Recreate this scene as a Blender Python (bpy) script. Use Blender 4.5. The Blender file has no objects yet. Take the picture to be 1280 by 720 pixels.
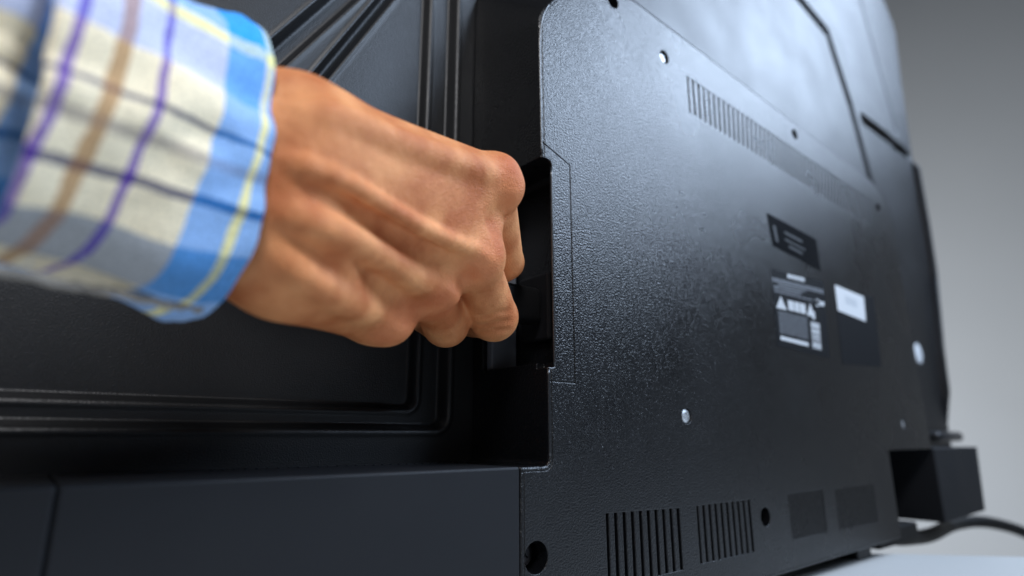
import bpy, bmesh, math, random
import numpy as np
from mathutils import Vector, Matrix, noise

# Everything is laid out in millimetres and scaled to metres when meshes are built.
# X runs along the back of the television, Y into it, Z up; the origin is the front
# corner where the lower strip meets the side of the raised electronics housing.
S = 0.001
random.seed(4)
sc = bpy.context.scene
col = sc.collection

# ---------------------------------------------------------------- camera, lights
cam_d = bpy.data.cameras.new('camera')
cam = bpy.data.objects.new('camera', cam_d); col.objects.link(cam)
fw = Vector((0.60610, 0.75800, 0.24100)); up = Vector((-0.15051, -0.18823, 0.97052))
rt = fw.cross(up)
M = Matrix((rt, up, -fw)).transposed().to_4x4()
M.translation = Vector((-186.39, -204.63, 12.77)) * S
cam.matrix_world = M
cam_d.sensor_width = 36.0
cam_d.lens = 36.0 * 745 / 1280
cam_d.clip_start = 0.005
cam_d.clip_end = 50
cam_d.dof.use_dof = True
cam_d.dof.focus_distance = 0.272
cam_d.dof.aperture_fstop = 4.2
sc.camera = cam

world = bpy.data.worlds.new('World'); sc.world = world
world.use_nodes = True
wb = world.node_tree.nodes['Background']
wb.inputs[0].default_value = (0.55, 0.68, 0.9, 1)
wb.inputs[1].default_value = 0.02

def area(name, loc, aim, size, watts, colr, size_y=None):
    d = bpy.data.lights.new(name, 'AREA')
    d.energy = watts; d.color = colr
    d.size = size * S
    if size_y:
        d.shape = 'RECTANGLE'; d.size_y = size_y * S
    o = bpy.data.objects.new(name, d); col.objects.link(o)
    o.location = Vector(loc) * S
    o.rotation_euler = (Vector(aim) - Vector(loc)).to_track_quat('-Z', 'Y').to_euler()
    return o

area('softbox_lamp', (730, -540, 800), (110, 0, 180), 1080, 19.5, (0.62, 0.77, 1.0), 480)
area('front_lamp', (-430, -540, 740), (-60, 0, 110), 200, 6.0, (0.97, 0.97, 1.0))
area('edge_fill', (-430, -540, 300), (0, 0, 100), 110, 0.3, (0.92, 0.96, 1.0))  # added weak light, put in for glints along the recess edges
area('wall_fill', (560, 420, -60), (2000, 500, 60), 500, 22, (0.92, 0.96, 1.0))  # added light, hidden behind the television to brighten the wall

sc.view_settings.view_transform = 'Standard'
sc.view_settings.look = 'None'
sc.view_settings.exposure = 0.0
sc.view_settings.gamma = 1.0

# ---------------------------------------------------------------- helpers
def mesh_obj(name, verts, faces, mat=None, parent=None, smooth=False):
    me = bpy.data.meshes.new(name)
    me.from_pydata([(v[0] * S, v[1] * S, v[2] * S) for v in verts], [], faces)
    me.update()
    o = bpy.data.objects.new(name, me); col.objects.link(o)
    if mat: me.materials.append(mat)
    if parent: o.parent = parent
    if smooth: me.shade_smooth()
    return o

def bm_obj(name, bm, mat=None, parent=None, smooth=False, scale=True):
    if scale:
        bmesh.ops.scale(bm, vec=(S, S, S), verts=bm.verts)
    bmesh.ops.recalc_face_normals(bm, faces=bm.faces)
    me = bpy.data.meshes.new(name)
    bm.to_mesh(me); bm.free()
    o = bpy.data.objects.new(name, me); col.objects.link(o)
    if mat: me.materials.append(mat)
    if parent: o.parent = parent
    if smooth:
        me.shade_smooth()
    return o

def smooth_by_angle(o, deg=11):
    me = o.data
    me.shade_smooth()
    bm = bmesh.new(); bm.from_mesh(me)
    for e in bm.edges:
        if len(e.link_faces) == 2 and e.calc_face_angle(0) > math.radians(deg):
            e.smooth = False
    bm.to_mesh(me); bm.free()

def box(bm, x0, x1, y0, y1, z0, z1, bev=0, seg=2):
    r = bmesh.ops.create_cube(bm, size=1)
    vs = r['verts']
    for v in vs:
        v.co = Vector(((x0 + x1) / 2 + v.co.x * (x1 - x0), (y0 + y1) / 2 + v.co.y * (y1 - y0), (z0 + z1) / 2 + v.co.z * (z1 - z0)))
    if bev:
        es = list({e for v in vs for e in v.link_edges})
        bmesh.ops.bevel(bm, geom=es, offset=bev, segments=seg, profile=0.5, affect='EDGES')
    return vs

def prism(bm, pts, y0, y1, bev=0, seg=3, back=None, profile=None):
    """outline in X,Z extruded from y0 (front) to y1; the front rim is rounded (or follows a profile of inset, depth pairs)"""
    n = len(pts)
    area2 = sum(pts[i][0] * pts[(i + 1) % n][1] - pts[(i + 1) % n][0] * pts[i][1] for i in range(n))
    sgn = 1 if area2 > 0 else -1
    inn = []
    for i in range(n):
        a, p, b = Vector(pts[i - 1]), Vector(pts[i]), Vector(pts[(i + 1) % n])
        d1, d2 = (p - a).normalized(), (b - p).normalized()
        n1, n2 = Vector((-d1.y, d1.x)) * sgn, Vector((-d2.y, d2.x)) * sgn
        m = (n1 + n2)
        m = m / max(0.35, m.length_squared / 2)
        inn.append(m)
    if profile is None:
        profile = [(bev * (1 - math.cos(t)), bev * (1 - math.sin(t))) for t in [math.pi / 2 * k / seg for k in range(seg + 1)]] if bev else [(0, 0)]
    rings = [[bm.verts.new((x, y1, z)) for x, z in (back or pts)]]
    for d, dy in profile:
        rings.append([bm.verts.new((x + inn[i].x * d, y0 + dy, z + inn[i].y * d)) for i, (x, z) in enumerate(pts)])
    bm.faces.new(rings[-1]); bm.faces.new(rings[0][::-1])
    for a, b in zip(rings, rings[1:]):
        for i in range(n):
            bm.faces.new((a[i], a[(i + 1) % n], b[(i + 1) % n], b[i]))

def rounded(pts, radii, seg=6):
    out = []
    n = len(pts)
    for i, (p, r) in enumerate(zip(pts, radii)):
        p = Vector(p)
        if r == 0:
            out.append(tuple(p)); continue
        a = (Vector(pts[i - 1]) - p).normalized(); b = (Vector(pts[(i + 1) % n]) - p).normalized()
        ang = a.angle(b)
        t = r / math.tan(ang / 2)
        p0, p1 = p + a * t, p + b * t
        for k in range(seg + 1):
            u = k / seg
            q = (1 - u) ** 2 * p0 + 2 * u * (1 - u) * p + u * u * p1
            out.append(tuple(q))
    return out

def cyl_y(bm, x, z, r, y0, y1, seg=28):
    a = [bm.verts.new((x + r * math.cos(2 * math.pi * i / seg), y0, z + r * math.sin(2 * math.pi * i / seg))) for i in range(seg)]
    b = [bm.verts.new((v.co.x, y1, v.co.z)) for v in a]
    bm.faces.new(a); bm.faces.new(b[::-1])
    for i in range(seg):
        bm.faces.new((a[i], b[i], b[(i + 1) % seg], a[(i + 1) % seg]))

def tube(path, r, seg=14):
    """a round cord along a smooth path (Catmull-Rom through the points)"""
    P = [Vector(p) for p in path]
    P = [2 * P[0] - P[1]] + P + [2 * P[-1] - P[-2]]
    pts = []
    for i in range(1, len(P) - 2):
        for k in range(10):
            t = k / 10
            p0, p1, p2, p3 = P[i - 1], P[i], P[i + 1], P[i + 2]
            pts.append(0.5 * ((2 * p1) + (p2 - p0) * t + (2 * p0 - 5 * p1 + 4 * p2 - p3) * t * t + (3 * p1 - p0 - 3 * p2 + p3) * t ** 3))
    pts.append(P[-2])
    vs, fs = [], []
    ref = Vector((0.13, 0.2, 0.97))
    for i, p in enumerate(pts):
        d = (pts[min(i + 1, len(pts) - 1)] - pts[max(i - 1, 0)]).normalized()
        s = d.cross(ref).normalized(); q = s.cross(d)
        for k in range(seg):
            a = 2 * math.pi * k / seg
            vs.append(p + r * (s * math.cos(a) + q * math.sin(a)))
    for i in range(len(pts) - 1):
        for k in range(seg):
            fs.append((i * seg + k, i * seg + (k + 1) % seg, (i + 1) * seg + (k + 1) % seg, (i + 1) * seg + k))
    fs.append(tuple(range(seg))[::-1]); fs.append(tuple((len(pts) - 1) * seg + k for k in range(seg)))
    return vs, fs

def boolean(o, cutter):
    m = o.modifiers.new('cut', 'BOOLEAN')
    m.operation = 'DIFFERENCE'; m.solver = 'EXACT'; m.object = cutter
    m.use_self = True
    dg = bpy.context.evaluated_depsgraph_get()
    me = bpy.data.meshes.new_from_object(o.evaluated_get(dg))
    o.modifiers.clear()
    old = o.data; o.data = me
    bpy.data.objects.remove(cutter)

def thing(name, label, cat, loc=(0, 0, 0), group=None):
    o = bpy.data.objects.new(name, None); col.objects.link(o)
    o.location = Vector(loc) * S
    o.empty_display_size = 0.02
    o['label'] = label; o['category'] = cat
    if group: o['group'] = group
    return o

# ---------------------------------------------------------------- materials
def new_mat(name):
    m = bpy.data.materials.new(name); m.use_nodes = True
    nt = m.node_tree
    return m, nt, nt.nodes['Principled BSDF']

def node(nt, kind, **kw):
    n = nt.nodes.new(kind)
    for k, v in kw.items():
        setattr(n, k, v)
    return n

def plastic(name, base, rough, grain, strength, dist, bevel=0.0, spec=0.5, mottling=0.06):
    m, nt, b = new_mat(name)
    L = nt.links.new
    tc = node(nt, 'ShaderNodeTexCoord')
    n1 = node(nt, 'ShaderNodeTexNoise'); n1.inputs['Scale'].default_value = grain
    n1.inputs['Detail'].default_value = 1.0; n1.inputs['Roughness'].default_value = 0.6
    L(tc.outputs['Object'], n1.inputs['Vector'])
    n2 = node(nt, 'ShaderNodeTexNoise'); n2.inputs['Scale'].default_value = 14; n2.inputs['Detail'].default_value = 5
    L(tc.outputs['Object'], n2.inputs['Vector'])
    mr = node(nt, 'ShaderNodeMapRange')
    mr.inputs['From Min'].default_value = 0.3; mr.inputs['From Max'].default_value = 0.7
    mr.inputs['To Min'].default_value = rough - mottling; mr.inputs['To Max'].default_value = rough + mottling
    L(n2.outputs['Fac'], mr.inputs['Value']); L(mr.outputs[0], b.inputs['Roughness'])
    bp = node(nt, 'ShaderNodeBump'); bp.inputs['Strength'].default_value = strength; bp.inputs['Distance'].default_value = dist
    L(n1.outputs['Fac'], bp.inputs['Height'])
    if bevel:
        bv = node(nt, 'ShaderNodeBevel', samples=6); bv.inputs['Radius'].default_value = bevel
        L(bv.outputs['Normal'], bp.inputs['Normal'])
    L(bp.outputs['Normal'], b.inputs['Normal'])
    b.inputs['Base Color'].default_value = (*base, 1)
    b.inputs['Specular IOR Level'].default_value = spec
    return m

M_housing = plastic('grained_black_plastic', (0.003, 0.0033, 0.0042), 0.29, 1100, 0.62, 0.0007, bevel=0.0009)
M_panel = plastic('panel_black_plastic', (0.003, 0.0033, 0.0042), 0.45, 1500, 0.35, 0.0004, spec=0.6)
M_strip = plastic('smooth_black_plastic', (0.005, 0.006, 0.0085), 0.50, 1600, 0.15, 0.0002, spec=0.4)
M_slat = plastic('slat_black_plastic', (0.003, 0.0033, 0.0042), 0.42, 1150, 0.4, 0.0003)
M_dark = plastic('deep_black_plastic', (0.004, 0.004, 0.005), 0.6, 900, 0.1, 0.0002, spec=0.25)
M_bead = plastic('bead_black_plastic', (0.006, 0.0065, 0.008), 0.32, 1300, 0.35, 0.0003, spec=0.8)
M_lit_strip = plastic('lit_strip_grey', (0.13, 0.14, 0.16), 0.4, 1500, 0.2, 0.0003, bevel=0.0008)  # paler grey stands in for light inside the recess
M_bezel = plastic('bezel_black_plastic', (0.012, 0.013, 0.016), 0.35, 1500, 0.1, 0.0002)
M_rubber = plastic('cable_rubber', (0.003, 0.003, 0.0035), 0.5, 400, 0.1, 0.0003)

def flat(name, c, rough=0.5, metal=0.0, spec=0.5, var=0.0, vscale=300):
    m, nt, b = new_mat(name)
    b.inputs['Roughness'].default_value = rough; b.inputs['Metallic'].default_value = metal
    b.inputs['Specular IOR Level'].default_value = spec
    tc = node(nt, 'ShaderNodeTexCoord')
    n = node(nt, 'ShaderNodeTexNoise'); n.inputs['Scale'].default_value = vscale; n.inputs['Detail'].default_value = 4
    nt.links.new(tc.outputs['Object'], n.inputs['Vector'])
    mx = node(nt, 'ShaderNodeMix', data_type='RGBA')
    mx.inputs['A'].default_value = (*[v * (1 - var) for v in c], 1)
    mx.inputs['B'].default_value = (*[min(1, v * (1 + var)) for v in c], 1)
    nt.links.new(n.outputs['Fac'], mx.inputs['Factor'])
    nt.links.new(mx.outputs['Result'], b.inputs['Base Color'])
    return m

M_steel = flat('zinc_screw_steel', (0.80, 0.82, 0.84), 0.42, 1.0, var=0.1)
M_darksteel = flat('dark_screw_steel', (0.10, 0.10, 0.11), 0.35, 1.0, var=0.1)
M_white = flat('white_sticker_paper', (0.62, 0.64, 0.66), 0.5, var=0.03)
M_grey = flat('grey_sticker_print', (0.42, 0.45, 0.49), 0.5, var=0.1)
M_print = flat('pale_label_print', (0.20, 0.215, 0.24), 0.5, var=0.06)
M_printw = flat('white_label_print', (0.52, 0.545, 0.57), 0.5, var=0.05)
M_label = flat('label_black_film', (0.005, 0.0055, 0.007), 0.6, spec=0.15, var=0.1)
M_film = flat('smoked_glossy_film', (0.006, 0.007, 0.009), 0.22, spec=0.12, var=0.2)
M_wall = flat('painted_wall', (0.46, 0.475, 0.49), 0.85, spec=0.2, var=0.04, vscale=3)
M_table = flat('white_tabletop', (0.50, 0.51, 0.505), 0.5, var=0.03, vscale=12)

# ---------------------------------------------------------------- setting
def plane(name, centre, u, v, mat, thick=20):
    c, u, v = Vector(centre), Vector(u), Vector(v)
    n = u.cross(v).normalized() * thick
    q = [c - u - v, c + u - v, c + u + v, c - u + v]
    vs = [p for p in q] + [p - n for p in q]
    fs = [(0, 1, 2, 3), (7, 6, 5, 4)] + [(i, i + 4, (i + 1) % 4 + 4, (i + 1) % 4) for i in range(4)]
    o = mesh_obj(name, vs, fs, mat)
    return o

wall = plane('wall', (2050, 650, 1000), (0.3 * 3500, -0.954 * 3500, 0), (0, 0, 2300), M_wall)
wall['kind'] = 'structure'
floor = plane('floor', (300, 0, -1000), (3500, 0, 0), (0, 3500, 0), M_wall)
floor['kind'] = 'structure'

# table: a pale top whose far corner ends under the television
tb = thing('table', 'pale white tabletop under the lower edge of the black television', 'table', (60, -330, -1000))
e0 = Vector((405.0, -30.0)); ed = Vector((0.70, -0.714)); en = Vector((-0.714, -0.70))
bm = bmesh.new()
q = [e0 - ed * 620, e0 + ed * 900, e0 + ed * 900 + en * 900, e0 - ed * 620 + en * 900]
prism_pts = [(p.x, p.y) for p in q]
a = [bm.verts.new((x, y, -78.0)) for x, y in prism_pts]
b_ = [bm.verts.new((x, y, -104.0)) for x, y in prism_pts]
bm.faces.new(a); bm.faces.new(b_[::-1])
for i in range(4):
    bm.faces.new((a[i], b_[i], b_[(i + 1) % 4], a[(i + 1) % 4]))
bmesh.ops.bevel(bm, geom=list(bm.edges), offset=3, segments=3, profile=0.5, affect='EDGES')
def local(bm, root):
    bmesh.ops.translate(bm, vec=-root.location / S, verts=bm.verts)
local(bm, tb)
bm_obj('tabletop', bm, M_table, tb)
for fx, fy in ((0.08, 0.1), (0.92, 0.1), (0.92, 0.9), (0.08, 0.9)):
    p = q[0].lerp(q[1], fx) + en * 900 * fy
    bm = bmesh.new()
    box(bm, p.x - 22, p.x + 22, p.y - 22, p.y + 22, -1000, -104, 3)
    local(bm, tb)
    bm_obj('leg', bm, M_table, tb)

# ---------------------------------------------------------------- television
tv = thing('television', 'large black television seen from behind with a raised grained housing and rating label', 'television', (0, 0, 0))

# --- housing shell
outline = [(-18.2, -72), (-18.2, 0), (-1.5, 0), (-1.5, 42), (-3.8, 148), (-4.4, 200), (-4.4, 233), (24, 269), (45, 279), (78, 283.3),
           (430, 258.2), (462, 246), (471, 225), (478, 3), (478, -65)]
rad = [0, 0, 3.0, 0, 0, 0, 24, 12, 10, 12, 14, 12, 14, 0, 0]
outline = rounded(outline, rad, 14)
bm = bmesh.new()
# the upper near corner leans back, so its foot on the panel stands higher than its front rim
foot = [(-4.4 + (x + 4.4) * (0.25 if x < 20 else 0.25 + 0.75 * min(1, (x - 20) / 58)) if z > 214 and x < 78 else x, z + 48 * min(1, (z - 214) / 30) * (1 - min(1, max(0, x) / 78) ** 2) if z > 214 and x < 78 else z) for x, z in outline]
rim = [(1.4 * (1 - math.cos(t)), 1.4 * (1 - math.sin(t))) for t in [math.pi / 2 * k / 5 for k in range(6)]]
rim += [(1.75, 0.0), (1.82, 0.4), (2.15, 0.4), (2.22, 0.0)]      # a rounded bead, then a hairline groove
prism(bm, outline, 0, 59, back=foot, profile=rim)
housing = bm_obj('back_housing', bm, M_housing, tv)

cut = bmesh.new()
# mains recess: open through the side wall, a thin lip left standing on the face
prism(cut, rounded([(-20, 46), (18, 46), (18, 149), (-20, 149)], [0, 1.5, 5, 0], 4), 1.9, 51)
# vents
VENTS = [  # corners: lower-left, lower-right, upper-right, upper-left ; number of slots
    ([(128.4, 221.9), (411.3, 205.2), (424.9, 233.7), (128.1, 248.8)], 49),
    ([(33.5, -54.5), (90.0, -54.0), (90.0, -24.0), (33.5, -22.5)], 10),
    ([(105.0, -53.0), (158.8, -53.0), (158.8, -24.0), (105.0, -24.0)], 10),
    ([(204.0, -51.0), (252.0, -50.5), (252.0, -23.0), (204.0, -23.5)], 18),
    ([(270.0, -51.0), (336.0, -51.0), (336.0, -23.5), (270.0, -24.0)], 24),
]
for qd, n in VENTS:
    prism(cut, qd, -3, 5.0)
HOLES = [  # x, z, radius, depth, screw depth, bright
    ((56.1, 271.0), 5.0, 11, 7.0, False),
    ((104.8, 253.3), 4.6, 11, 1.8, True),
    ((278.1, 256.0), 4.6, 11, 7.0, False),
    ((102.1, 23.6), 4.4, 6, 0.4, True),
    ((174.7, -34.9), 5.6, 12, 5.0, False),
    ((-9.7, -36.8), 6.6, 14, 8.0, False),
    ((417.9, 23.0), 4.4, 6, 0.6, True),
    ((437.9, 230.3), 4.6, 8, 4.0, False),
]
for (x, z), r, d, sd, br in HOLES:
    cyl_y(cut, x, z, r, -3, d)
# notch for the stand at the far lower corner
prism(cut, [(376, -90), (500, -90), (500, 1.5), (376, 1.5)], -5, 52)
bmesh.ops.recalc_face_normals(cut, faces=cut.faces)
boolean(housing, bm_obj('cutter', cut))
# second pass: lip opening and engraved outline of the recess cover
cut = bmesh.new()
prism(cut, rounded([(-20, 43.5), (3.2, 43.5), (3.2, 148.8), (-20, 148.8)], [0, 1.2, 3.5, 0], 4), -3, 8)
bmesh.ops.recalc_face_normals(cut, faces=cut.faces)
boolean(housing, bm_obj('cutter', cut))
cut = bmesh.new()
g = 0.28
prism(cut, [(15.7 - g, 37.6), (15.7 + g, 37.6), (15.7 + g, 149.4), (15.7 - g, 149.4)], -2, 0.9)
bmesh.ops.recalc_face_normals(cut, faces=cut.faces)
boolean(housing, bm_obj('cutter', cut))
cut = bmesh.new()
prism(cut, [(-4, 37.1), (15.9, 37.1), (15.9, 37.65), (-4, 37.65)], -2, 0.9)
prism(cut, [(-6.0, 157.6), (-6.0, 158.2), (15.95, 149.8), (15.95, 149.2)], -2, 0.9)
bmesh.ops.recalc_face_normals(cut, faces=cut.faces)
boolean(housing, bm_obj('cutter', cut))
housing.data.materials.clear(); housing.data.materials.append(M_housing)
smooth_by_angle(housing, 22)

# moulded beads along the near edge of the housing and round the recess mouth
for path in ([(3.0, 0.5, 44.2), (3.0, 0.5, 70), (3.0, 0.5, 100), (3.0, 0.5, 145)],
             [(-1.0, 0.45, 4), (-1.0, 0.45, 20), (-1.0, 0.45, 42.6)],
             [(-3.5, 0.45, 151), (-3.7, 0.45, 175), (-3.9, 0.45, 200), (-3.6, 0.45, 219), (-1.4, 0.45, 231.5), (3.2, 0.45, 241.5)],
             [(-1.2, 0.45, 43.0), (1.0, 0.45, 43.0), (2.8, 0.5, 43.6)]):
    vs, fs = tube(path, 0.72, 10)
    mesh_obj('edge_bead', vs, fs, M_bead, tv, True)

# --- vent grilles: a dark backing with every slat its own piece
def lerp2(a, b, t): return (a[0] + (b[0] - a[0]) * t, a[1] + (b[1] - a[1]) * t)
slat_cache = {}
for qd, n in VENTS:
    bm = bmesh.new()
    prism(bm, qd, 4.6, 4.95)
    vent = bm_obj('vent_grille', bm, M_dark, tv)
    w = (qd[1][0] - qd[0][0])
    slot = 0.27 if n > 40 else 0.36
    for k in range(n - 1):
        t0 = (k + slot) / (n - 1 + slot); t1 = (k + 1) / (n - 1 + slot)
        quad = [lerp2(qd[0], qd[1], t0), lerp2(qd[0], qd[1], t1), lerp2(qd[3], qd[2], t1), lerp2(qd[3], qd[2], t0)]
        h = [(-0.3 if j < 2 else 0.3) for j in range(4)]
        bm = bmesh.new()
        prism(bm, [(p[0], p[1] + h[j]) for j, p in enumerate(quad)], 0.12, 4.5, bev=0.25, seg=1)
        bm_obj('slat', bm, M_housing, vent)

# --- screws down in their holes
def screw_mesh(bm, r):
    cyl_y(bm, 0, 0, r, 0.9, 4.0, 24)
    # domed head ring
    seg = 24
    rings = []
    for rr, y in ((r, 0.9), (r * 0.9, 0.35), (r * 0.62, 0.0)):
        rings.append([bm.verts.new((rr * math.cos(2 * math.pi * i / seg), y, rr * math.sin(2 * math.pi * i / seg))) for i in range(seg)])
    for a, b in zip(rings, rings[1:]):
        for i in range(seg):
            bm.faces.new((a[i], a[(i + 1) % seg], b[(i + 1) % seg], b[i]))
    # cross drive sunk in the middle
    c = bm.verts.new((0, 1.3, 0))
    last = rings[-1]
    inner = []
    for i in range(seg):
        rr = r * 0.5 if (i % 6) < 2 else r * 0.2
        a = 2 * math.pi * (i - 0.5) / seg
        inner.append(bm.verts.new((rr * math.cos(a), 0.0, rr * math.sin(a))))
    for i in range(seg):
        bm.faces.new((last[i], last[(i + 1) % seg], inner[(i + 1) % seg], inner[i]))
    low = [bm.verts.new((v.co.x * 0.8, 1.2, v.co.z * 0.8)) for v in inner]
    for i in range(seg):
        bm.faces.new((inner[i], inner[(i + 1) % seg], low[(i + 1) % seg], low[i]))
        bm.faces.new((low[i], low[(i + 1) % seg], c))
for (x, z), r, d, sd, br in HOLES:
    bm = bmesh.new(); screw_mesh(bm, r * (0.9 if br else 0.78))
    o = bm_obj('screw', bm, M_steel if br else M_darksteel, tv)
    o.location = Vector((x, sd, z)) * S
    o.rotation_euler = (0, random.uniform(0, 1.5), 0)
    if br: o['label'] = 'bright zinc screw'

# --- lower cover strips left and right of the housing
bm = bmesh.new(); box(bm, -176.6, -18.5, 0, 90, -72, 0, 1.0, 3)
lower_a = bm_obj('lower_cover', bm, M_strip, tv); smooth_by_angle(lower_a)
bm = bmesh.new(); box(bm, -420, -176.9, 0, 90, -72, 0, 1.0, 3)
lower_b = bm_obj('lower_cover', bm, M_strip, tv); smooth_by_angle(lower_b)
bm = bmesh.new(); prism(bm, [(482, -64), (482, 1.5), (614, 1.5), (604, -62)], 0, 70, 1.0)
lower_c = bm_obj('lower_cover', bm, M_strip, tv); smooth_by_angle(lower_c)
# the ledge on top of the near strip carries a row of tiny pips
bm = bmesh.new()
for k in range(30):
    x = -128 + k * 4.2
    r = bmesh.ops.create_uvsphere(bm, u_segments=8, v_segments=5, radius=0.55)
    bmesh.ops.translate(bm, vec=(x, 52, 0.1), verts=r['verts'])
pips = bm_obj('ledge_pips', bm, M_strip, tv, True)
pips['kind'] = 'stuff'

# --- embossed rear panel (height field)
def seg_dist(X, Z, a, b):
    ax, az = a; bx, bz = b
    dx, dz = bx - ax, bz - az
    t = np.clip(((X - ax) * dx + (Z - az) * dz) / (dx * dx + dz * dz), 0, 1)
    return np.hypot(X - ax - t * dx, Z - az - t * dz)
def poly_dist(X, Z, pts):
    d = None
    for a, b in zip(pts, pts[1:]):
        e = seg_dist(X, Z, a, b)
        d = e if d is None else np.minimum(d, e)
    return d
def groove(d, half, edge):        # 1 inside, 0 outside, smooth shoulder
    t = np.clip((half + edge - d) / edge, 0, 1)
    return t * t * (3 - 2 * t)
def rrect_dist(X, Z, x0, x1, z0, z1, r):   # signed, negative inside
    cx, cz = (x0 + x1) / 2, (z0 + z1) / 2
    qx = np.abs(X - cx) - (x1 - x0) / 2 + r; qz = np.abs(Z - cz) - (z1 - z0) / 2 + r
    return np.hypot(np.maximum(qx, 0), np.maximum(qz, 0)) + np.minimum(np.maximum(qx, qz), 0) - r

xs = np.concatenate([np.arange(-420, -240, 20.0), np.arange(-240, -40, 1.0), np.arange(-40, 2, 0.6), np.arange(12, 452, 20.0), np.arange(462, 800, 2.5)])
zs = np.concatenate([np.arange(-6, 8, 1.0), np.arange(8, 30, 0.6), np.arange(30, 300, 1.2), np.arange(301, 705, 2.5)])
XX, ZZ = np.meshgrid(xs, zs)
def right_edge(z):
    return np.interp(z, [-6, 20, 60, 120, 230, 300, 410, 425, 560, 640, 660, 700], [742, 742, 744, 752, 780, 786, 786, 788, 800, 812, 806, 770])
scale_x = np.where(XX > 460, 460 + (XX - 460) * (right_edge(ZZ) - 460) / (797.0 - 460), XX)
XX = scale_x
YY = np.full_like(XX, 60.0)
# stepped pocket with a double rounded rib, lower left, running up beside the housing
sd = rrect_dist(XX, ZZ, -232, -15.5, 14, 420, 9)
def shoulder(s):
    t = np.clip(s, 0, 1)
    return t * t * (3 - 2 * t)
YY += 6.5 * shoulder((-sd - 1.2) / 3.6)
YY -= 0.5 * np.exp(-(sd / 1.2) ** 2)
si = rrect_dist(XX, ZZ, -226, -31, 24, 420, 7)
YY += 5.0 * shoulder((-si - 1.2) / 3.4)
YY -= 0.6 * np.exp(-(si / 1.2) ** 2)
# diagonal pressed channels
def channel(a, b, half, edge, depth, lip):
    global YY
    d = seg_dist(XX, ZZ, a, b)
    YY += depth * groove(d, half, edge)
    YY -= lip * np.exp(-((d - half - edge) / 1.2) ** 2)
def ext(a, b, k0, k1):
    return (a[0] + (b[0] - a[0]) * k0, a[1] + (b[1] - a[1]) * k0), (a[0] + (b[0] - a[0]) * k1, a[1] + (b[1] - a[1]) * k1)
g1 = ext((-95.1, 190.2), (-62.0, 254.4), -1.2, 2.2)
channel(g1[0], g1[1], 1.0, 3.2, 6.0, 1.0)
g2 = ext((-116.5, 195.7), (-89.0, 240.3), -1.0, 2.4)
channel(g2[0], g2[1], 3.0, 4.0, 7.0, 0.8)
# channels at the far upper corner
for pts, half, dep in (([(402.1, 543.9), (473.4, 527.1), (539.2, 513.5), (579.7, 426.1), (611.3, 318.8)], 6.0, 20.0),
                       ([(615.4, 417.2), (694.1, 416.9), (769.3, 413.5)], 6.0, 20.0),
                       ([(679.4, 634.1), (737.8, 440.4)], 2.0, 5.0)):
    d = poly_dist(XX, ZZ, pts)
    YY += dep * groove(d, half, 1.8)
    YY -= 0.8 * np.exp(-((d - half - 2.5) / 1.8) ** 2)
nr, nc = XX.shape
verts = np.stack([XX, YY, ZZ], -1).reshape(-1, 3)
idx = np.arange(nr * nc).reshape(nr, nc)
faces = np.stack([idx[:-1, :-1], idx[:-1, 1:], idx[1:, 1:], idx[1:, :-1]], -1).reshape(-1, 4)
panel = mesh_obj('rear_panel', verts.tolist(), faces.tolist(), M_panel, tv, True)

# --- slim display body behind the panel
bm = bmesh.new()
pts = rounded([(-430, -76), (748, -76), (792, 60), (796, 420), (822, 645), (770, 712), (-430, 712)], [6, 20, 20, 20, 20, 20, 6])
prism(bm, pts, 84, 96, 2.0)
disp = bm_obj('display_body', bm, M_bezel, tv); smooth_by_angle(disp)
bm = bmesh.new()   # closing wall between the panel rim and the display body
rim = [(float(right_edge(z)), float(z)) for z in zs[::6]]
va = [bm.verts.new((x, 60.2, z)) for x, z in rim]; vb = [bm.verts.new((x + 1, 84, z)) for x, z in rim]
for i in range(len(rim) - 1):
    bm.faces.new((va[i], vb[i], vb[i + 1], va[i + 1]))
bm_obj('panel_rim', bm, M_bezel, tv, True)

# raised lip of the display frame along the far edge, standing a little proud of the panel
bm = bmesh.new()
sec = []
for z in np.linspace(30, 408, 64):
    x = float(right_edge(z))
    y = 60 - 8.0 * min(1, (z - 28) / 40) * min(1, (410 - z) / 12)
    sec.append([bm.verts.new(c) for c in ((x - 1.5, 62, z), (x - 1.5, y + 0.8, z), (x - 0.8, y, z), (x + 2.2, y, z), (x + 3.2, y + 1.2, z), (x + 3.2, 84, z))])
for a, b in zip(sec, sec[1:]):
    for k in range(5):
        bm.faces.new((a[k], a[k + 1], b[k + 1], b[k]))
lip = bm_obj('frame_lip', bm, M_bezel, tv); smooth_by_angle(lip, 40)

# --- mains inlet sitting in the recess
bm = bmesh.new()
box(bm, 14.0, 17.9, 16, 40, 60, 96, 1.5)
inlet = bm_obj('mains_inlet', bm, M_dark, tv)
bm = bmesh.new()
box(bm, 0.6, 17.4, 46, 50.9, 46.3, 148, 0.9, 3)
bm_obj('recess_lit_strip', bm, M_lit_strip, tv)  # added strip; its grey imitates a lit back wall in the recess

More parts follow.
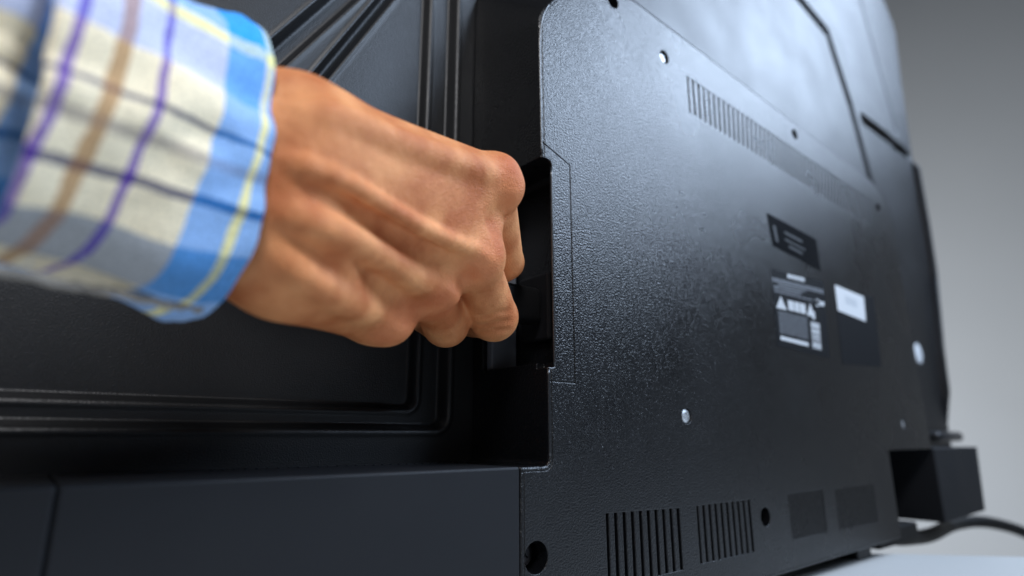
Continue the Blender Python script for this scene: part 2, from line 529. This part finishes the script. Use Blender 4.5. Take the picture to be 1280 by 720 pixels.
# --- labels
def quad_sheet(name, q, y, mat, parent, th=0.25):
    bm = bmesh.new(); prism(bm, q, y, y + th)
    return bm_obj(name, bm, mat, parent)
film = quad_sheet('film_label', [(220.5, 147.4), (293.6, 140.7), (292.4, 167.4), (216.4, 171.8)], -0.15, M_film, tv, 0.2)
film['label'] = 'smoked dark label with a faint pattern'
A, B_, Cc, D = [(220.5, 147.4), (293.6, 140.7), (292.4, 167.4), (216.4, 171.8)]
def bil(A, B, Cq, D, u, v):
    p = lerp2(A, B, u); q = lerp2(D, Cq, u); return lerp2(p, q, v)
def printed(name, corners, rects, y, mat, parent):
    bm = bmesh.new()
    for u0, u1, v0, v1 in rects:
        vs = [bm.verts.new((p[0], y, p[1])) for p in (bil(*corners, u0, v0), bil(*corners, u1, v0), bil(*corners, u1, v1), bil(*corners, u0, v1))]
        bm.faces.new(vs)
    return bm_obj(name, bm, mat, parent)
M_faint = flat('faint_film_print', (0.05, 0.055, 0.06), 0.4, var=0.3)
printed('print', (A, B_, Cc, D), [(0.30, 0.66, 0.62, 0.70), (0.28, 0.70, 0.40, 0.46), (0.34, 0.62, 0.22, 0.30), (0.08, 0.13, 0.2, 0.7)], -0.17, M_faint, film)

R = [(211.7, 73.3), (289.3, 70.6), (295.5, 132.5), (214.4, 128.8)]
rating = quad_sheet('rating_label', R, -0.10, M_label, tv, 0.15)
lines = []
rng = random.Random(3)
def words(u0, u1, v0, v1, gap=0.012, mean=0.06):
    u = u0
    while u < u1 - 0.015:
        w = min(u1 - u, rng.uniform(0.4, 1.5) * mean)
        lines.append((u, u + w, v0, v1)); u += w + gap
for v in (0.865, 0.835): words(0.0, 0.98, v, v + 0.02)
words(0.10, 0.62, 0.80, 0.818); words(0.02, 0.55, 0.765, 0.783); words(0.02, 0.50, 0.735, 0.75)
words(0.02, 0.75, 0.700, 0.715)
for k in range(11): words(0.06, 0.60, 0.18 + k * 0.026, 0.192 + k * 0.026, 0.01, 0.05)
printed('print', R, lines, -0.12, M_print, rating)
white = []
u = 0.28
for w in (0.045, 0.03, 0.03, 0.03, 0.035, 0.02, 0.03, 0.03, 0.03): white.append((u, u + w, 0.93, 0.985)); u += w + 0.006
white += [(0.25, 0.36, 0.50, 0.63), (0.37, 0.46, 0.50, 0.63), (0.47, 0.58, 0.50, 0.63), (0.80, 0.98, 0.665, 0.72), (0.80, 0.87, 0.645, 0.735),
          (0.06, 0.58, 0.085, 0.135), (0.70, 0.76, 0.46, 0.56)]
for k in range(16): white.append((0.66, 0.84, 0.08 + k * 0.022, 0.08 + k * 0.022 + rng.choice((0.012, 0.018, 0.008))))
pw = printed('print', R, white, -0.121, M_printw, rating)
for u0, u1 in ((0.03, 0.22), (0.60, 0.76)):
    bm = bmesh.new()
    vs = [bm.verts.new((p[0], -0.122, p[1])) for p in (bil(*R, u0, 0.49), bil(*R, u1, 0.49), bil(*R, (u0 + u1) / 2, 0.66))]
    bm.faces.new(vs)
    bm_obj('warning_triangle', bm, M_printw, rating)

P = [(310.5, 67.8), (387.8, 70.7), (393.2, 133.5), (315.1, 132.3)]
dark = quad_sheet('dark_label', P, -0.10, M_label, tv, 0.15)
W = [(314.9, 111.5), (367.7, 108.5), (370.3, 130.9), (315.3, 133.0)]
ws = quad_sheet('white_sticker', W, -0.35, M_white, tv, 0.2)
ws['label'] = 'white sticker with grey print'
printed('print', W, [(0.30, 0.72, 0.42 + k * 0.08, 0.47 + k * 0.08) for k in range(4)], -0.37, M_grey, ws)
bm = bmesh.new()
bmesh.ops.create_uvsphere(bm, u_segments=20, v_segments=10, radius=1)
p = Vector((679.9, 60.0, 113.4))
bmesh.ops.scale(bm, vec=(13, 1.2, 13), verts=bm.verts); bmesh.ops.translate(bm, vec=p, verts=bm.verts)
o = bm_obj('white_button_sticker', bm, M_white, tv, True); o['label'] = 'small white oval sticker near the far edge'
bm = bmesh.new()
box(bm, 655, 742, 44, 60, 6, 18, 5, 3)
o = bm_obj('corner_clip', bm, M_bezel, tv, True)
bm = bmesh.new(); box(bm, 370, 456, 14, 44, -77, -62, 2)
bm_obj('bottom_rib', bm, M_rubber, tv)
# rubber feet under the housing
for x in (60, 330):
    bm = bmesh.new(); box(bm, x - 12, x + 12, 10, 50, -78, -66 if x > 200 else -71.9, 1)
    bm_obj('rubber_foot', bm, M_rubber, tv)

# --- cable hanging off behind the far lower corner
cable = thing('power_cable', 'black cable curving away below the far lower corner of the television', 'cable', (400, 40, -70))
vs, fs = tube([(392, 36, -62), (416.8, 22.0, -72.1), (466.8, 24.0, -77.8), (536.2, 30.0, -82.2), (630.9, 36.0, -81.1), (705.7, 26.0, -84.6), (791.4, 10.0, -103.8), (849.1, -8.0, -136.8)], 6.5)
vs = [v - Vector((400, 40, -70)) for v in vs]
mesh_obj('cord', vs, fs, M_rubber, cable, True)

# ---------------------------------------------------------------- the person: hand, forearm and plaid sleeve
person = thing('person', 'bare hand in a blue plaid shirt sleeve gripping at the recess of the television', 'person', (-155.3, -26.1, 86.7))
P0 = np.array((-155.3, -26.1, 86.7))

def cone(p, q, ra, rb):
    return ('c', np.array(p, float), np.array(q, float), ra, rb)

# joints (index, middle, ring, little): carpal end, knuckle, middle joint, end joint, tip
CARP = [(-133.4, -32.4, 101.2), (-133.8, -33.6, 89.5), (-133.0, -30.8, 74.6), (-129.1, -25.2, 63.6)]
KNUC = [(-47.7, -16.0, 116.5), (-51.0, -9.8, 84.5), (-65.0, 1.0, 68.8), (-86.4, 5.9, 57.6)]
MIDJ = [(-14.6, 14.6, 94.8), (-23.2, 13.2, 66.5), (-44.8, 20.2, 61.7), (-67.7, 25.9, 59.8)]
ENDJ = [(-19.1, 37.1, 84.8), (-16.1, 39.5, 69.8), (-38.3, 49.2, 70.2), (-60.0, 50.4, 63.1)]
TIPS = [(-39.5, 29.1, 86.8), (-38.4, 28.7, 68.6), (-52.2, 34.4, 68.5), (-70.4, 38.4, 68.6)]
WRIST = (-147.9, -30.8, 82.9)
ELBOW = (-213.9, -46.3, 73.5)
prims = []          # (primitive, blend radius, subtract?)
def add(p, k): prims.append((p, k, False))
def sub(p, k): prims.append((p, k, True))
# forearm and wrist: two bones side by side give the flattened section
arm = (np.array((-213.7, -45.7, 83.7)) - P0); arm /= np.linalg.norm(arm)
vup = np.array((-0.15051, -0.18823, 0.97052)); vup = vup - arm * (vup @ arm); vup /= np.linalg.norm(vup)
vfr = np.cross(arm, vup)
if vfr @ np.array((0.60610, 0.75800, 0.24100)) > 0: vfr = -vfr      # towards the viewer's side of the arm
add(cone((-137.1, -31.5, 99.3), P0 + arm * 20 + vup * 13, 17.0, 16), 1)
add(cone(P0 + arm * 20 + vup * 13, P0 + arm * 110 + vup * 8, 16, 16), 6)
add(cone((-134.6, -24.4, 70.9), P0 + arm * 20 - vup * 14, 17.0, 16), 16)
add(cone(P0 + arm * 20 - vup * 14, P0 + arm * 110 - vup * 9, 16, 16), 16)
# back of the hand
for i, (rc, rk) in enumerate(((17.0, 11.6), (17.0, 11.0), (17.0, 10.2), (16.2, 10.4))):
    add(cone(CARP[i], KNUC[i], rc, rk), 15 if i else 16)
add(cone((-132.7, -31.5, 96.7), (-51.0, -9.5, 100.1), 16, 9.5), 14)
# palm and the heel of the thumb behind the back of the hand
add(cone((-125.5, -18.9, 105.3), (-51.3, 10.4, 108.8), 15, 14), 12)
add(cone((-120.3, -12.3, 71.4), (-75.4, 20.8, 70.2), 13, 12), 12)
add(cone((-125.5, -21.0, 111.8), (-65.0, 16.3, 124.5), 14, 11.5), 10)
# fingers
FR = [(11.0, 8.4, 7.8, 7.0), (10.8, 11.2, 8.4, 7.2), (10.0, 10.2, 8.0, 7.0), (9.4, 7.6, 6.8, 6.2)]
KB = [4.5, 4.0, 3.5, 4.0]
for i in range(4):
    f = FR[i]
    add(cone(KNUC[i], MIDJ[i], f[0] - 0.6, f[1]), KB[i])
    add(cone(MIDJ[i], ENDJ[i], f[1], f[2]), 2.0)
    add(cone(ENDJ[i], TIPS[i], f[2], f[3]), 1.5)
# thumb closing from behind
add(cone((-65.0, 16.3, 124.5), (-30.5, 22.7, 109.1), 10.5, 9.5), 4)
add(cone((-30.5, 22.7, 109.1), (-22.7, 26.4, 86.2), 9.5, 7.5), 3)
# knuckle heads standing proud under the skin
add(cone((-46.7, -21.4, 118.2), (-42.8, -20.7, 114.5), 7.5, 7.0), 8)
add(cone((-54.6, -12.7, 85.9), (-49.5, -13.5, 83.9), 8.0, 7.5), 8)
add(cone((-73.5, -7.6, 71.7), (-65.6, -9.2, 69.4), 8.2, 8.0), 5)
add(cone((-88.9, 1.8, 56.3), (-82.1, 0.7, 54.8), 8.6, 8.2), 6)
step = 0.95
allp = np.array([p for pr, k, s in prims for p in (pr[1], pr[2])])
lo = allp.min(0) - 26; hi = allp.max(0) + 26
axes = [np.arange(lo[i], hi[i], step) for i in range(3)]
D = np.full([len(a) for a in axes], 60.0, np.float32)
def carve(plist):
    for (kind, a, b, ra, rb), k, is_sub in plist:
        m = max(ra, rb) + k + 14
        blo = np.minimum(a, b) - m; bhi = np.maximum(a, b) + m
        sl = tuple(slice(max(0, np.searchsorted(axes[i], blo[i])), np.searchsorted(axes[i], bhi[i])) for i in range(3))
        X = axes[0][sl[0]].astype(np.float32)[:, None, None] - a[0]
        Y = axes[1][sl[1]].astype(np.float32)[None, :, None] - a[1]
        Z = axes[2][sl[2]].astype(np.float32)[None, None, :] - a[2]
        d = b - a
        t = np.clip((X * d[0] + Y * d[1] + Z * d[2]) / max(float(d @ d), 1e-6), 0, 1)
        e = np.sqrt((X - t * d[0]) ** 2 + (Y - t * d[1]) ** 2 + (Z - t * d[2]) ** 2) - (ra + (rb - ra) * t)
        cur = D[sl]
        if not is_sub:
            h = np.clip(0.5 + 0.5 * (cur - e) / k, 0, 1)
            D[sl] = cur * (1 - h) + e * h - k * h * (1 - h)
        else:
            h = np.clip(0.5 - 0.5 * (cur + e) / k, 0, 1)
            D[sl] = cur * (1 - h) - e * h + k * h * (1 - h)
carve(prims)
# tendons, veins and hollows are laid on the finished back of the hand: each point is first
# settled onto the surface, then sunk or raised along its normal
D0 = D.copy()
def settle(p):
    p = np.array(p, float)
    for _ in range(14):
        i = [int(np.clip(round((p[k] - lo[k]) / step), 2, D0.shape[k] - 3)) for k in range(3)]
        g = np.array([D0[i[0] + 2, i[1], i[2]] - D0[i[0] - 2, i[1], i[2]], D0[i[0], i[1] + 2, i[2]] - D0[i[0], i[1] - 2, i[2]], D0[i[0], i[1], i[2] + 2] - D0[i[0], i[1], i[2] - 2]])
        g /= max(np.linalg.norm(g), 1e-6)
        q = np.array([lo[k] + i[k] * step for k in range(3)])
        p = p - 0.7 * g * (D0[i[0], i[1], i[2]] + g @ (p - q))
    return p, g
def trace(pts, r, h, k, cut=False):
    out = []
    fine = []
    for a, b in zip(pts, pts[1:]):
        a, b = np.array(a), np.array(b)
        m = max(1, int(np.linalg.norm(b - a) / 5))
        fine += [a + (b - a) * t / m for t in range(m)]
    fine.append(np.array(pts[-1]))
    L = len(fine) - 1
    for n, q in enumerate(fine):
        s, g = settle(q)
        fade = min(1.0, 3.5 * min(n, L - n) / max(L, 1))       # the ends run out into the skin
        hh = h * fade - 0.6 * (1 - fade)
        out.append(s + g * ((r - hh) if cut else (hh - r)))
    plist = []
    for a, b in zip(out, out[1:]):
        plist.append((cone(a, b, r, r), k, cut))
    carve(plist)
# hollows first
trace([(-145.1, -48.4, 102.4), (-138.7, -47.1, 102.9)], 6, 1.2, 8, True)
trace([(-134.7, -46.1, 81.3), (-120.6, -41.1, 79.8), (-103.4, -33.5, 79.2), (-83.5, -25.3, 78.0), (-63.8, -19.1, 75.4)], 5.5, 2.0, 5, True)
trace([(-120.6, -37.2, 67.4), (-101.2, -25.0, 63.6), (-87.4, -16.4, 59.9), (-76.2, -11.0, 56.3)], 5, 2.0, 5, True)
trace([(-53.6, -21.0, 97.2), (-47.9, -22.0, 102.7)], 4, 1.3, 5, True)
trace([(-64.3, -18.3, 74.2), (-57.0, -12.1, 69.5)], 3.5, 1.6, 4, True)
trace([(-136.8, -43.3, 65.4), (-123.3, -32.9, 60.8)], 6, 1.0, 6, True)
# extensor tendons
trace([(-146.2, -55.1, 84.5), (-130.9, -47.5, 84.5), (-109.0, -38.4, 83.6), (-84.2, -29.0, 82.9), (-61.5, -20.9, 83.5), (-49.7, -19.3, 81.9)], 2.7, 2.9, 2.0)
trace([(-141.4, -52.1, 83.6), (-131.9, -46.9, 85.0)], 2.6, 1.0, 3)
trace([(-138.7, -52.8, 99.8), (-112.1, -42.3, 103.6), (-78.4, -31.7, 110.2), (-57.5, -26.1, 114.8)], 3.4, 1.2, 5)
trace([(-141.8, -50.4, 71.0), (-122.6, -41.6, 69.9), (-98.0, -26.8, 69.4), (-76.6, -14.4, 67.9)], 3.0, 1.2, 4)
trace([(-139.3, -46.0, 59.3), (-122.9, -32.3, 58.0), (-99.6, -13.3, 55.9)], 3.2, 1.4, 4)
# skin folds over the knuckles
for dy in (-9, 0, 9):
    trace([(-34.0, 11.2, 62.7), (-30.1, 3.9, 63.5), (-20.6, 1.5, 63.6)] if dy == 0 else ([(-36.5, 6.7, 66.4), (-32.8, -0.3, 66.8), (-24.3, -1.9, 67.0)] if dy < 0 else [(-31.7, 13.2, 59.2), (-28.3, 6.3, 59.7), (-19.3, 4.3, 60.1)]), 1.2, 0.7, 1.2, True)
trace([(-36.3, -16.9, 107.2), (-41.4, -16.8, 103.1), (-47.1, -17.7, 99.3)], 1.6, 0.7, 1.5, True)

def surface_nets(D, axes):
    """one vertex per cell the surface crosses, one quad per crossed grid edge"""
    ins = D < 0
    nx, ny, nz = D.shape
    cnt = np.zeros((nx - 1, ny - 1, nz - 1), np.int8)
    acc = np.zeros((nx - 1, ny - 1, nz - 1, 3), np.float32)
    num = np.zeros((nx - 1, ny - 1, nz - 1), np.float32)
    for ax in range(3):
        n0 = [slice(None)] * 3; n1 = [slice(None)] * 3
        n0[ax] = slice(0, -1); n1[ax] = slice(1, None)
        d0, d1 = D[tuple(n0)], D[tuple(n1)]
        cr = (d0 < 0) != (d1 < 0)
        t = np.where(cr, d0 / np.where(cr, d0 - d1, 1), 0).astype(np.float32)
        o = [i for i in range(3) if i != ax]
        for i in (0, 1):
            for j in (0, 1):
                s = [slice(None)] * 3
                s[o[0]] = slice(i, D.shape[o[0]] - 1 + i); s[o[1]] = slice(j, D.shape[o[1]] - 1 + j)
                c = cr[tuple(s)]
                num += c
                acc[..., ax] += np.where(c, t[tuple(s)], 0)
                acc[..., o[0]] += c * i
                acc[..., o[1]] += c * j
    act = num > 0
    ids = -np.ones(act.shape, np.int64); ids[act] = np.arange(act.sum())
    cell = np.argwhere(act)
    v = (cell + acc[act] / num[act][:, None]) * step + np.array([a[0] for a in axes])
    faces = []
    for ax in range(3):
        o = [(ax + 1) % 3, (ax + 2) % 3]
        n0 = [slice(None)] * 3; n1 = [slice(None)] * 3
        n0[ax] = slice(0, -1); n1[ax] = slice(1, None)
        a, b = ins[tuple(n0)], ins[tuple(n1)]
        for flip, mask in ((False, a & ~b), (True, ~a & b)):
            e = np.argwhere(mask)
            e = e[(e[:, o[0]] > 0) & (e[:, o[1]] > 0) & (e[:, o[0]] < D.shape[o[0]] - 1) & (e[:, o[1]] < D.shape[o[1]] - 1)]
            q = []
            for di, dj in ((-1, -1), (0, -1), (0, 0), (-1, 0)):
                f = e.copy(); f[:, o[0]] += di; f[:, o[1]] += dj
                q.append(ids[f[:, 0], f[:, 1], f[:, 2]])
            q = np.stack(q, 1)
            faces.append(q[:, ::-1] if flip else q)
    return v, np.concatenate(faces)
hv, hf = surface_nets(D, axes)
# a light relaxation takes the grid out of the surface
ed = np.concatenate([hf[:, [0, 1]], hf[:, [1, 2]], hf[:, [2, 3]], hf[:, [3, 0]]])
for it in range(3):
    s = np.zeros_like(hv); c = np.zeros(len(hv))
    for a, b in ((0, 1), (1, 0)):
        for k in range(3): s[:, k] += np.bincount(ed[:, a], hv[ed[:, b], k], len(hv))
        c += np.bincount(ed[:, a], minlength=len(hv))
    hv = hv + (0.5 if it % 2 == 0 else -0.5 * 1.02) * (s / c[:, None] - hv) if it < 2 else hv + 0.3 * (s / c[:, None] - hv)

def skin_material():
    m, nt, b = new_mat('skin')
    L = nt.links.new
    tc = node(nt, 'ShaderNodeTexCoord')
    big = node(nt, 'ShaderNodeTexNoise'); big.inputs['Scale'].default_value = 60; big.inputs['Detail'].default_value = 4
    L(tc.outputs['Object'], big.inputs['Vector'])
    cr = node(nt, 'ShaderNodeValToRGB')
    cr.color_ramp.elements[0].position = 0.34; cr.color_ramp.elements[0].color = (0.50, 0.155, 0.052, 1)
    cr.color_ramp.elements[1].position = 0.64; cr.color_ramp.elements[1].color = (0.78, 0.335, 0.135, 1)
    L(big.outputs['Fac'], cr.inputs['Fac'])
    # redder skin over the knuckles and a small mole
    prev = cr.outputs['Color']
    spots = [(p, 16.0, (0.66, 0.18, 0.075), 0.45) for p in ((-45.4, -25.1, 114.4), (-54.7, -17.4, 80.1), (-66.2, -8.6, 64.9), (-84.8, -6.0, 53.6))]
    spots.append(((-108.1, -36.6, 113.1), 1.5, (0.16, 0.07, 0.045), 0.75))
    for p, r, c, f in spots:
        vm = node(nt, 'ShaderNodeVectorMath', operation='DISTANCE')
        L(tc.outputs['Object'], vm.inputs[0]); vm.inputs[1].default_value = tuple((p[i] - P0[i]) * S for i in range(3))
        mr = node(nt, 'ShaderNodeMapRange'); mr.interpolation_type = 'SMOOTHSTEP'
        mr.inputs['From Min'].default_value = r * S * 0.3; mr.inputs['From Max'].default_value = r * S
        mr.inputs['To Min'].default_value = f; mr.inputs['To Max'].default_value = 0
        L(vm.outputs['Value'], mr.inputs['Value'])
        mx = node(nt, 'ShaderNodeMix', data_type='RGBA'); L(mr.outputs[0], mx.inputs['Factor'])
        L(prev, mx.inputs['A']); mx.inputs['B'].default_value = (*c, 1)
        prev = mx.outputs['Result']
    L(prev, b.inputs['Base Color'])
    b.inputs['Roughness'].default_value = 0.55
    b.inputs['Specular IOR Level'].default_value = 0.25
    b.inputs['Subsurface Weight'].default_value = 0.12
    b.inputs['Subsurface Radius'].default_value = (1.0, 0.35, 0.2)
    b.inputs['Subsurface Scale'].default_value = 0.003
    vo = node(nt, 'ShaderNodeTexVoronoi', feature='DISTANCE_TO_EDGE'); vo.inputs['Scale'].default_value = 1000
    L(tc.outputs['Object'], vo.inputs['Vector'])
    nz = node(nt, 'ShaderNodeTexNoise'); nz.inputs['Scale'].default_value = 260; nz.inputs['Detail'].default_value = 5
    L(tc.outputs['Object'], nz.inputs['Vector'])
    ad = node(nt, 'ShaderNodeMath', operation='MULTIPLY_ADD'); ad.inputs[1].default_value = 0.9
    L(vo.outputs['Distance'], ad.inputs[0]); L(nz.outputs['Fac'], ad.inputs[2])
    bp = node(nt, 'ShaderNodeBump'); bp.inputs['Strength'].default_value = 0.8; bp.inputs['Distance'].default_value = 0.0006
    L(ad.outputs[0], bp.inputs['Height']); L(bp.outputs['Normal'], b.inputs['Normal'])
    return m
M_skin = skin_material()
hand = mesh_obj('hand', (hv - P0).tolist(), hf.tolist(), M_skin, person, True)

# --- sleeve cuff: a soft tube with a rolled hem, printed in arm coordinates
def sleeve_mesh(name, u_list, ru, rf, mat, parent, seed, off=(0, 0), thick=2.2, u_uv=0.0, wr=1.0):
    NA = 128
    vs, uvs = [], []
    prof = []
    n = len(u_list)
    for i, u in enumerate(u_list): prof.append((u, 0.0))
    prof = [(u_list[0] + 3.5, -thick - 2), (u_list[0] + 0.6, -thick), (u_list[0] - 0.8, -thick * 0.5), (u_list[0] - 0.4, -0.4)] + prof
    last = u_list[-1]
    prof += [(last + 0.9, -0.5), (last + 1.0, -thick * 0.6), (last - 1.0, -thick), (last - 12, -thick - 1)]
    for u, dr in prof:
        for k in range(NA):
            a = 2 * math.pi * k / NA
            c, s = math.cos(a), math.sin(a)
            e = 2.5
            rr = (abs(c / ru(u)) ** e + abs(s / rf(u)) ** e) ** (-1 / e)
            q = Vector((c * 1.3, s * 1.3, u * 0.022 + seed))
            w = noise.noise(q * 1.4) * 2.6 + noise.noise(q * 3.1 + Vector((3, 1, 7))) * 1.0 + noise.noise(Vector((c * 5, s * 5, u * 0.10 + seed))) * 0.5
            rr += w * wr * 1.5 + dr + 0.7 * math.exp(-((u - 5) / 2.0) ** 2)
            p = arm * (u + off[0]) + vup * (rr * c + off[1]) + vfr * rr * s
            vs.append(p); uvs.append((u + u_uv - 0.10 * (abs((a - 1.57 + math.pi) % (2 * math.pi) - math.pi) * math.copysign(34.0, ((a - 1.57 + math.pi) % (2 * math.pi)) - math.pi)), a * 34.0))
    fs = []
    m = len(prof)
    for i in range(m - 1):
        for k in range(NA):
            fs.append((i * NA + k, i * NA + (k + 1) % NA, (i + 1) * NA + (k + 1) % NA, (i + 1) * NA + k))
    o = mesh_obj(name, vs, fs, mat, parent, True)
    uvl = o.data.uv_layers.new(name='weave')
    for poly in o.data.polygons:
        for li in poly.loop_indices:
            vi = o.data.loops[li].vertex_index
            u, v = uvs[vi]
            k = vi % NA
            ks = [o.data.loops[l].vertex_index % NA for l in poly.loop_indices]
            if k == 0 and max(ks) > NA / 2: v = 2 * math.pi * 34.0
            uvl.data[li].uv = (u / 100, v / 100)
    return o

def plaid():
    m, nt, b = new_mat('plaid_flannel')
    L = nt.links.new
    uv = node(nt, 'ShaderNodeUVMap', uv_map='weave')
    wob = node(nt, 'ShaderNodeTexNoise'); wob.inputs['Scale'].default_value = 9; wob.inputs['Detail'].default_value = 3
    L(uv.outputs['UV'], wob.inputs['Vector'])
    off = node(nt, 'ShaderNodeVectorMath', operation='MULTIPLY_ADD')
    L(wob.outputs['Color'], off.inputs[0]); off.inputs[1].default_value = (0.02, 0.02, 0); L(uv.outputs['UV'], off.inputs[2])
    sp = node(nt, 'ShaderNodeSeparateXYZ'); L(off.outputs[0], sp.inputs[0])
    def scaled(sock, a, bb):
        mr = node(nt, 'ShaderNodeMapRange'); mr.inputs['From Min'].default_value = a; mr.inputs['From Max'].default_value = bb
        L(sock, mr.inputs['Value']); return mr.outputs[0]
    def ramp(fac, stops, interp='CONSTANT'):
        r = node(nt, 'ShaderNodeValToRGB'); r.color_ramp.interpolation = interp
        e = r.color_ramp.elements
        e[0].position = stops[0][0]; e[0].color = (*stops[0][1], wt(stops[0][1]))
        e[1].position = stops[1][0]; e[1].color = (*stops[1][1], wt(stops[1][1]))
        for p, c in stops[2:]:
            n = e.new(p); n.color = (*c, wt(c))
        L(fac, r.inputs['Fac']); return r
    CRM = (0.95, 0.83, 0.59); BLU = (0.02, 0.35, 0.92); SLT = (0.15, 0.22, 0.34); PER = (0.34, 0.48, 0.90)
    PUR = (0.12, 0.03, 0.42); ORG = (0.48, 0.25, 0.09); YEL = (0.85, 0.82, 0.36); NAV = (0.03, 0.035, 0.11); TAU = (0.42, 0.36, 0.30)
    wt = lambda c: 1.0 if c in (PUR, ORG, NAV) else (0.7 if c in (YEL, TAU) else (0.6 if c in (BLU, SLT) else (0.42 if c == PER else 0.25)))   # how densely a thread colour covers
    LU = 70.0
    U = [(-5, BLU), (3.5, YEL), (6, BLU), (17, CRM), (30.5, PUR), (32.3, CRM), (38.5, ORG), (41.8, CRM), (47.5, PUR), (49.5, CRM), (58, BLU)]
    LV = 213.6
    V = [(0, BLU), (23, YEL), (26.5, PER), (40, CRM), (51.4, NAV), (53.2, CRM), (58.5, TAU), (62.5, CRM), (70, NAV), (71.8, CRM), (81, SLT), (95, CRM), (112, BLU), (130, CRM), (170, SLT), (190, CRM)]
    U = [(max(0, (u + 5) / LU), c) for u, c in U]
    V = [(v / LV, c) for v, c in V]
    cu = ramp(scaled(sp.outputs[0], -0.05, (LU - 5) / 100), U)
    cv = ramp(scaled(sp.outputs[1], 0, LV / 100), V)
    mx = node(nt, 'ShaderNodeMix', data_type='RGBA'); sm = node(nt, 'ShaderNodeMath', operation='ADD'); L(cu.outputs['Alpha'], sm.inputs[0]); L(cv.outputs['Alpha'], sm.inputs[1])
    dv = node(nt, 'ShaderNodeMath', operation='DIVIDE'); L(cv.outputs['Alpha'], dv.inputs[0]); L(sm.outputs[0], dv.inputs[1])
    L(dv.outputs[0], mx.inputs['Factor'])
    L(cu.outputs['Color'], mx.inputs['A']); L(cv.outputs['Color'], mx.inputs['B'])
    # flannel nap: mottled colour and fuzz
    fz = node(nt, 'ShaderNodeTexNoise'); fz.inputs['Scale'].default_value = 90; fz.inputs['Detail'].default_value = 6
    L(uv.outputs['UV'], fz.inputs['Vector'])
    mr = node(nt, 'ShaderNodeMapRange'); mr.inputs['To Min'].default_value = 0.45; mr.inputs['To Max'].default_value = 1.5
    L(fz.outputs['Fac'], mr.inputs['Value'])
    mu = node(nt, 'ShaderNodeMix', data_type='RGBA', blend_type='MULTIPLY'); mu.inputs['Factor'].default_value = 1
    L(mx.outputs['Result'], mu.inputs['A']); L(mr.outputs[0], mu.inputs['B'])
    L(mu.outputs['Result'], b.inputs['Base Color'])
    b.inputs['Roughness'].default_value = 0.9; b.inputs['Specular IOR Level'].default_value = 0.15
    b.inputs['Sheen Weight'].default_value = 0.2
    bp = node(nt, 'ShaderNodeBump'); bp.inputs['Strength'].default_value = 0.5; bp.inputs['Distance'].default_value = 0.0008
    L(fz.outputs['Fac'], bp.inputs['Height']); L(bp.outputs['Normal'], b.inputs['Normal'])
    return m
M_plaid = plaid()
us = [i * 1.5 for i in range(0, 34)]
sleeve_mesh('cuff', us, lambda u: 41 - u * 0.10, lambda u: 29 + u * 0.05, M_plaid, person, 1.7)
us = [i * 2.5 for i in range(15, 60)]
sleeve_mesh('sleeve', us, lambda u: 32 + 2.5 * math.sin(u * 0.35), lambda u: 22 + 2.0 * math.sin(u * 0.35 + 1), M_plaid, person, 8.2, u_uv=-36, wr=1.6)

# the open edge of the cuff placket, a frayed pale hem under the arm
pts = []
for k in range(16):
    u = 3 + k * 4.2
    a = math.radians(158 - k * 0.3)
    ru_, rf_ = 43.5 - u * 0.04, 31 + u * 0.05
    pts.append(Vector(arm * u + vup * ru_ * math.cos(a) + vfr * rf_ * math.sin(a)) + 0.8 * noise.noise_vector(Vector((u * 0.2, 1, 4))))
vs, fs = tube(pts, 1.0, 10)
vs = [v + 0.5 * noise.noise_vector(v * 0.6) for v in vs]
M_hem = flat('frayed_hem', (0.34, 0.31, 0.27), 0.9, spec=0.1, var=0.75, vscale=160)
mesh_obj('hem', vs, fs, M_hem, person, True)

# --- the mains plug held in the fist, pushed towards the inlet
plug = thing('power_plug', 'black mains plug held in the fist at the mouth of the recess', 'plug', (-20, 26, 78))
bm = bmesh.new()
box(bm, -24, 33.5, -6.5, 6.5, -9.5, 9.5, 3.5, 3)
bm_obj('plug_body', bm, M_rubber, plug, True)
bm = bmesh.new()
for k in range(4):
    box(bm, -22 + k * 3.4, -20 + k * 3.4, -7.1, 7.1, -10.1, 10.1, 0.6, 1)
o = bm_obj('grip_ribs', bm, M_rubber, plug); o['kind'] = 'stuff'
cord = [(-21.4, 27.0, 89.4), (-40.5, 41.4, 100.3), (-87.7, 31.4, 109.4), (-127.4, 26.3, 117.3), (-166.0, 35.6, 127.0), (-207.6, 55.4, 140.2), (-255.9, 78.5, 147.6)]
vs, fs = tube([Vector((-22, 0, 0))] + [Vector(q) - Vector((-20, 26, 78)) for q in cord], 3.0)
mesh_obj('plug_cord', vs, fs, M_rubber, plug, True)
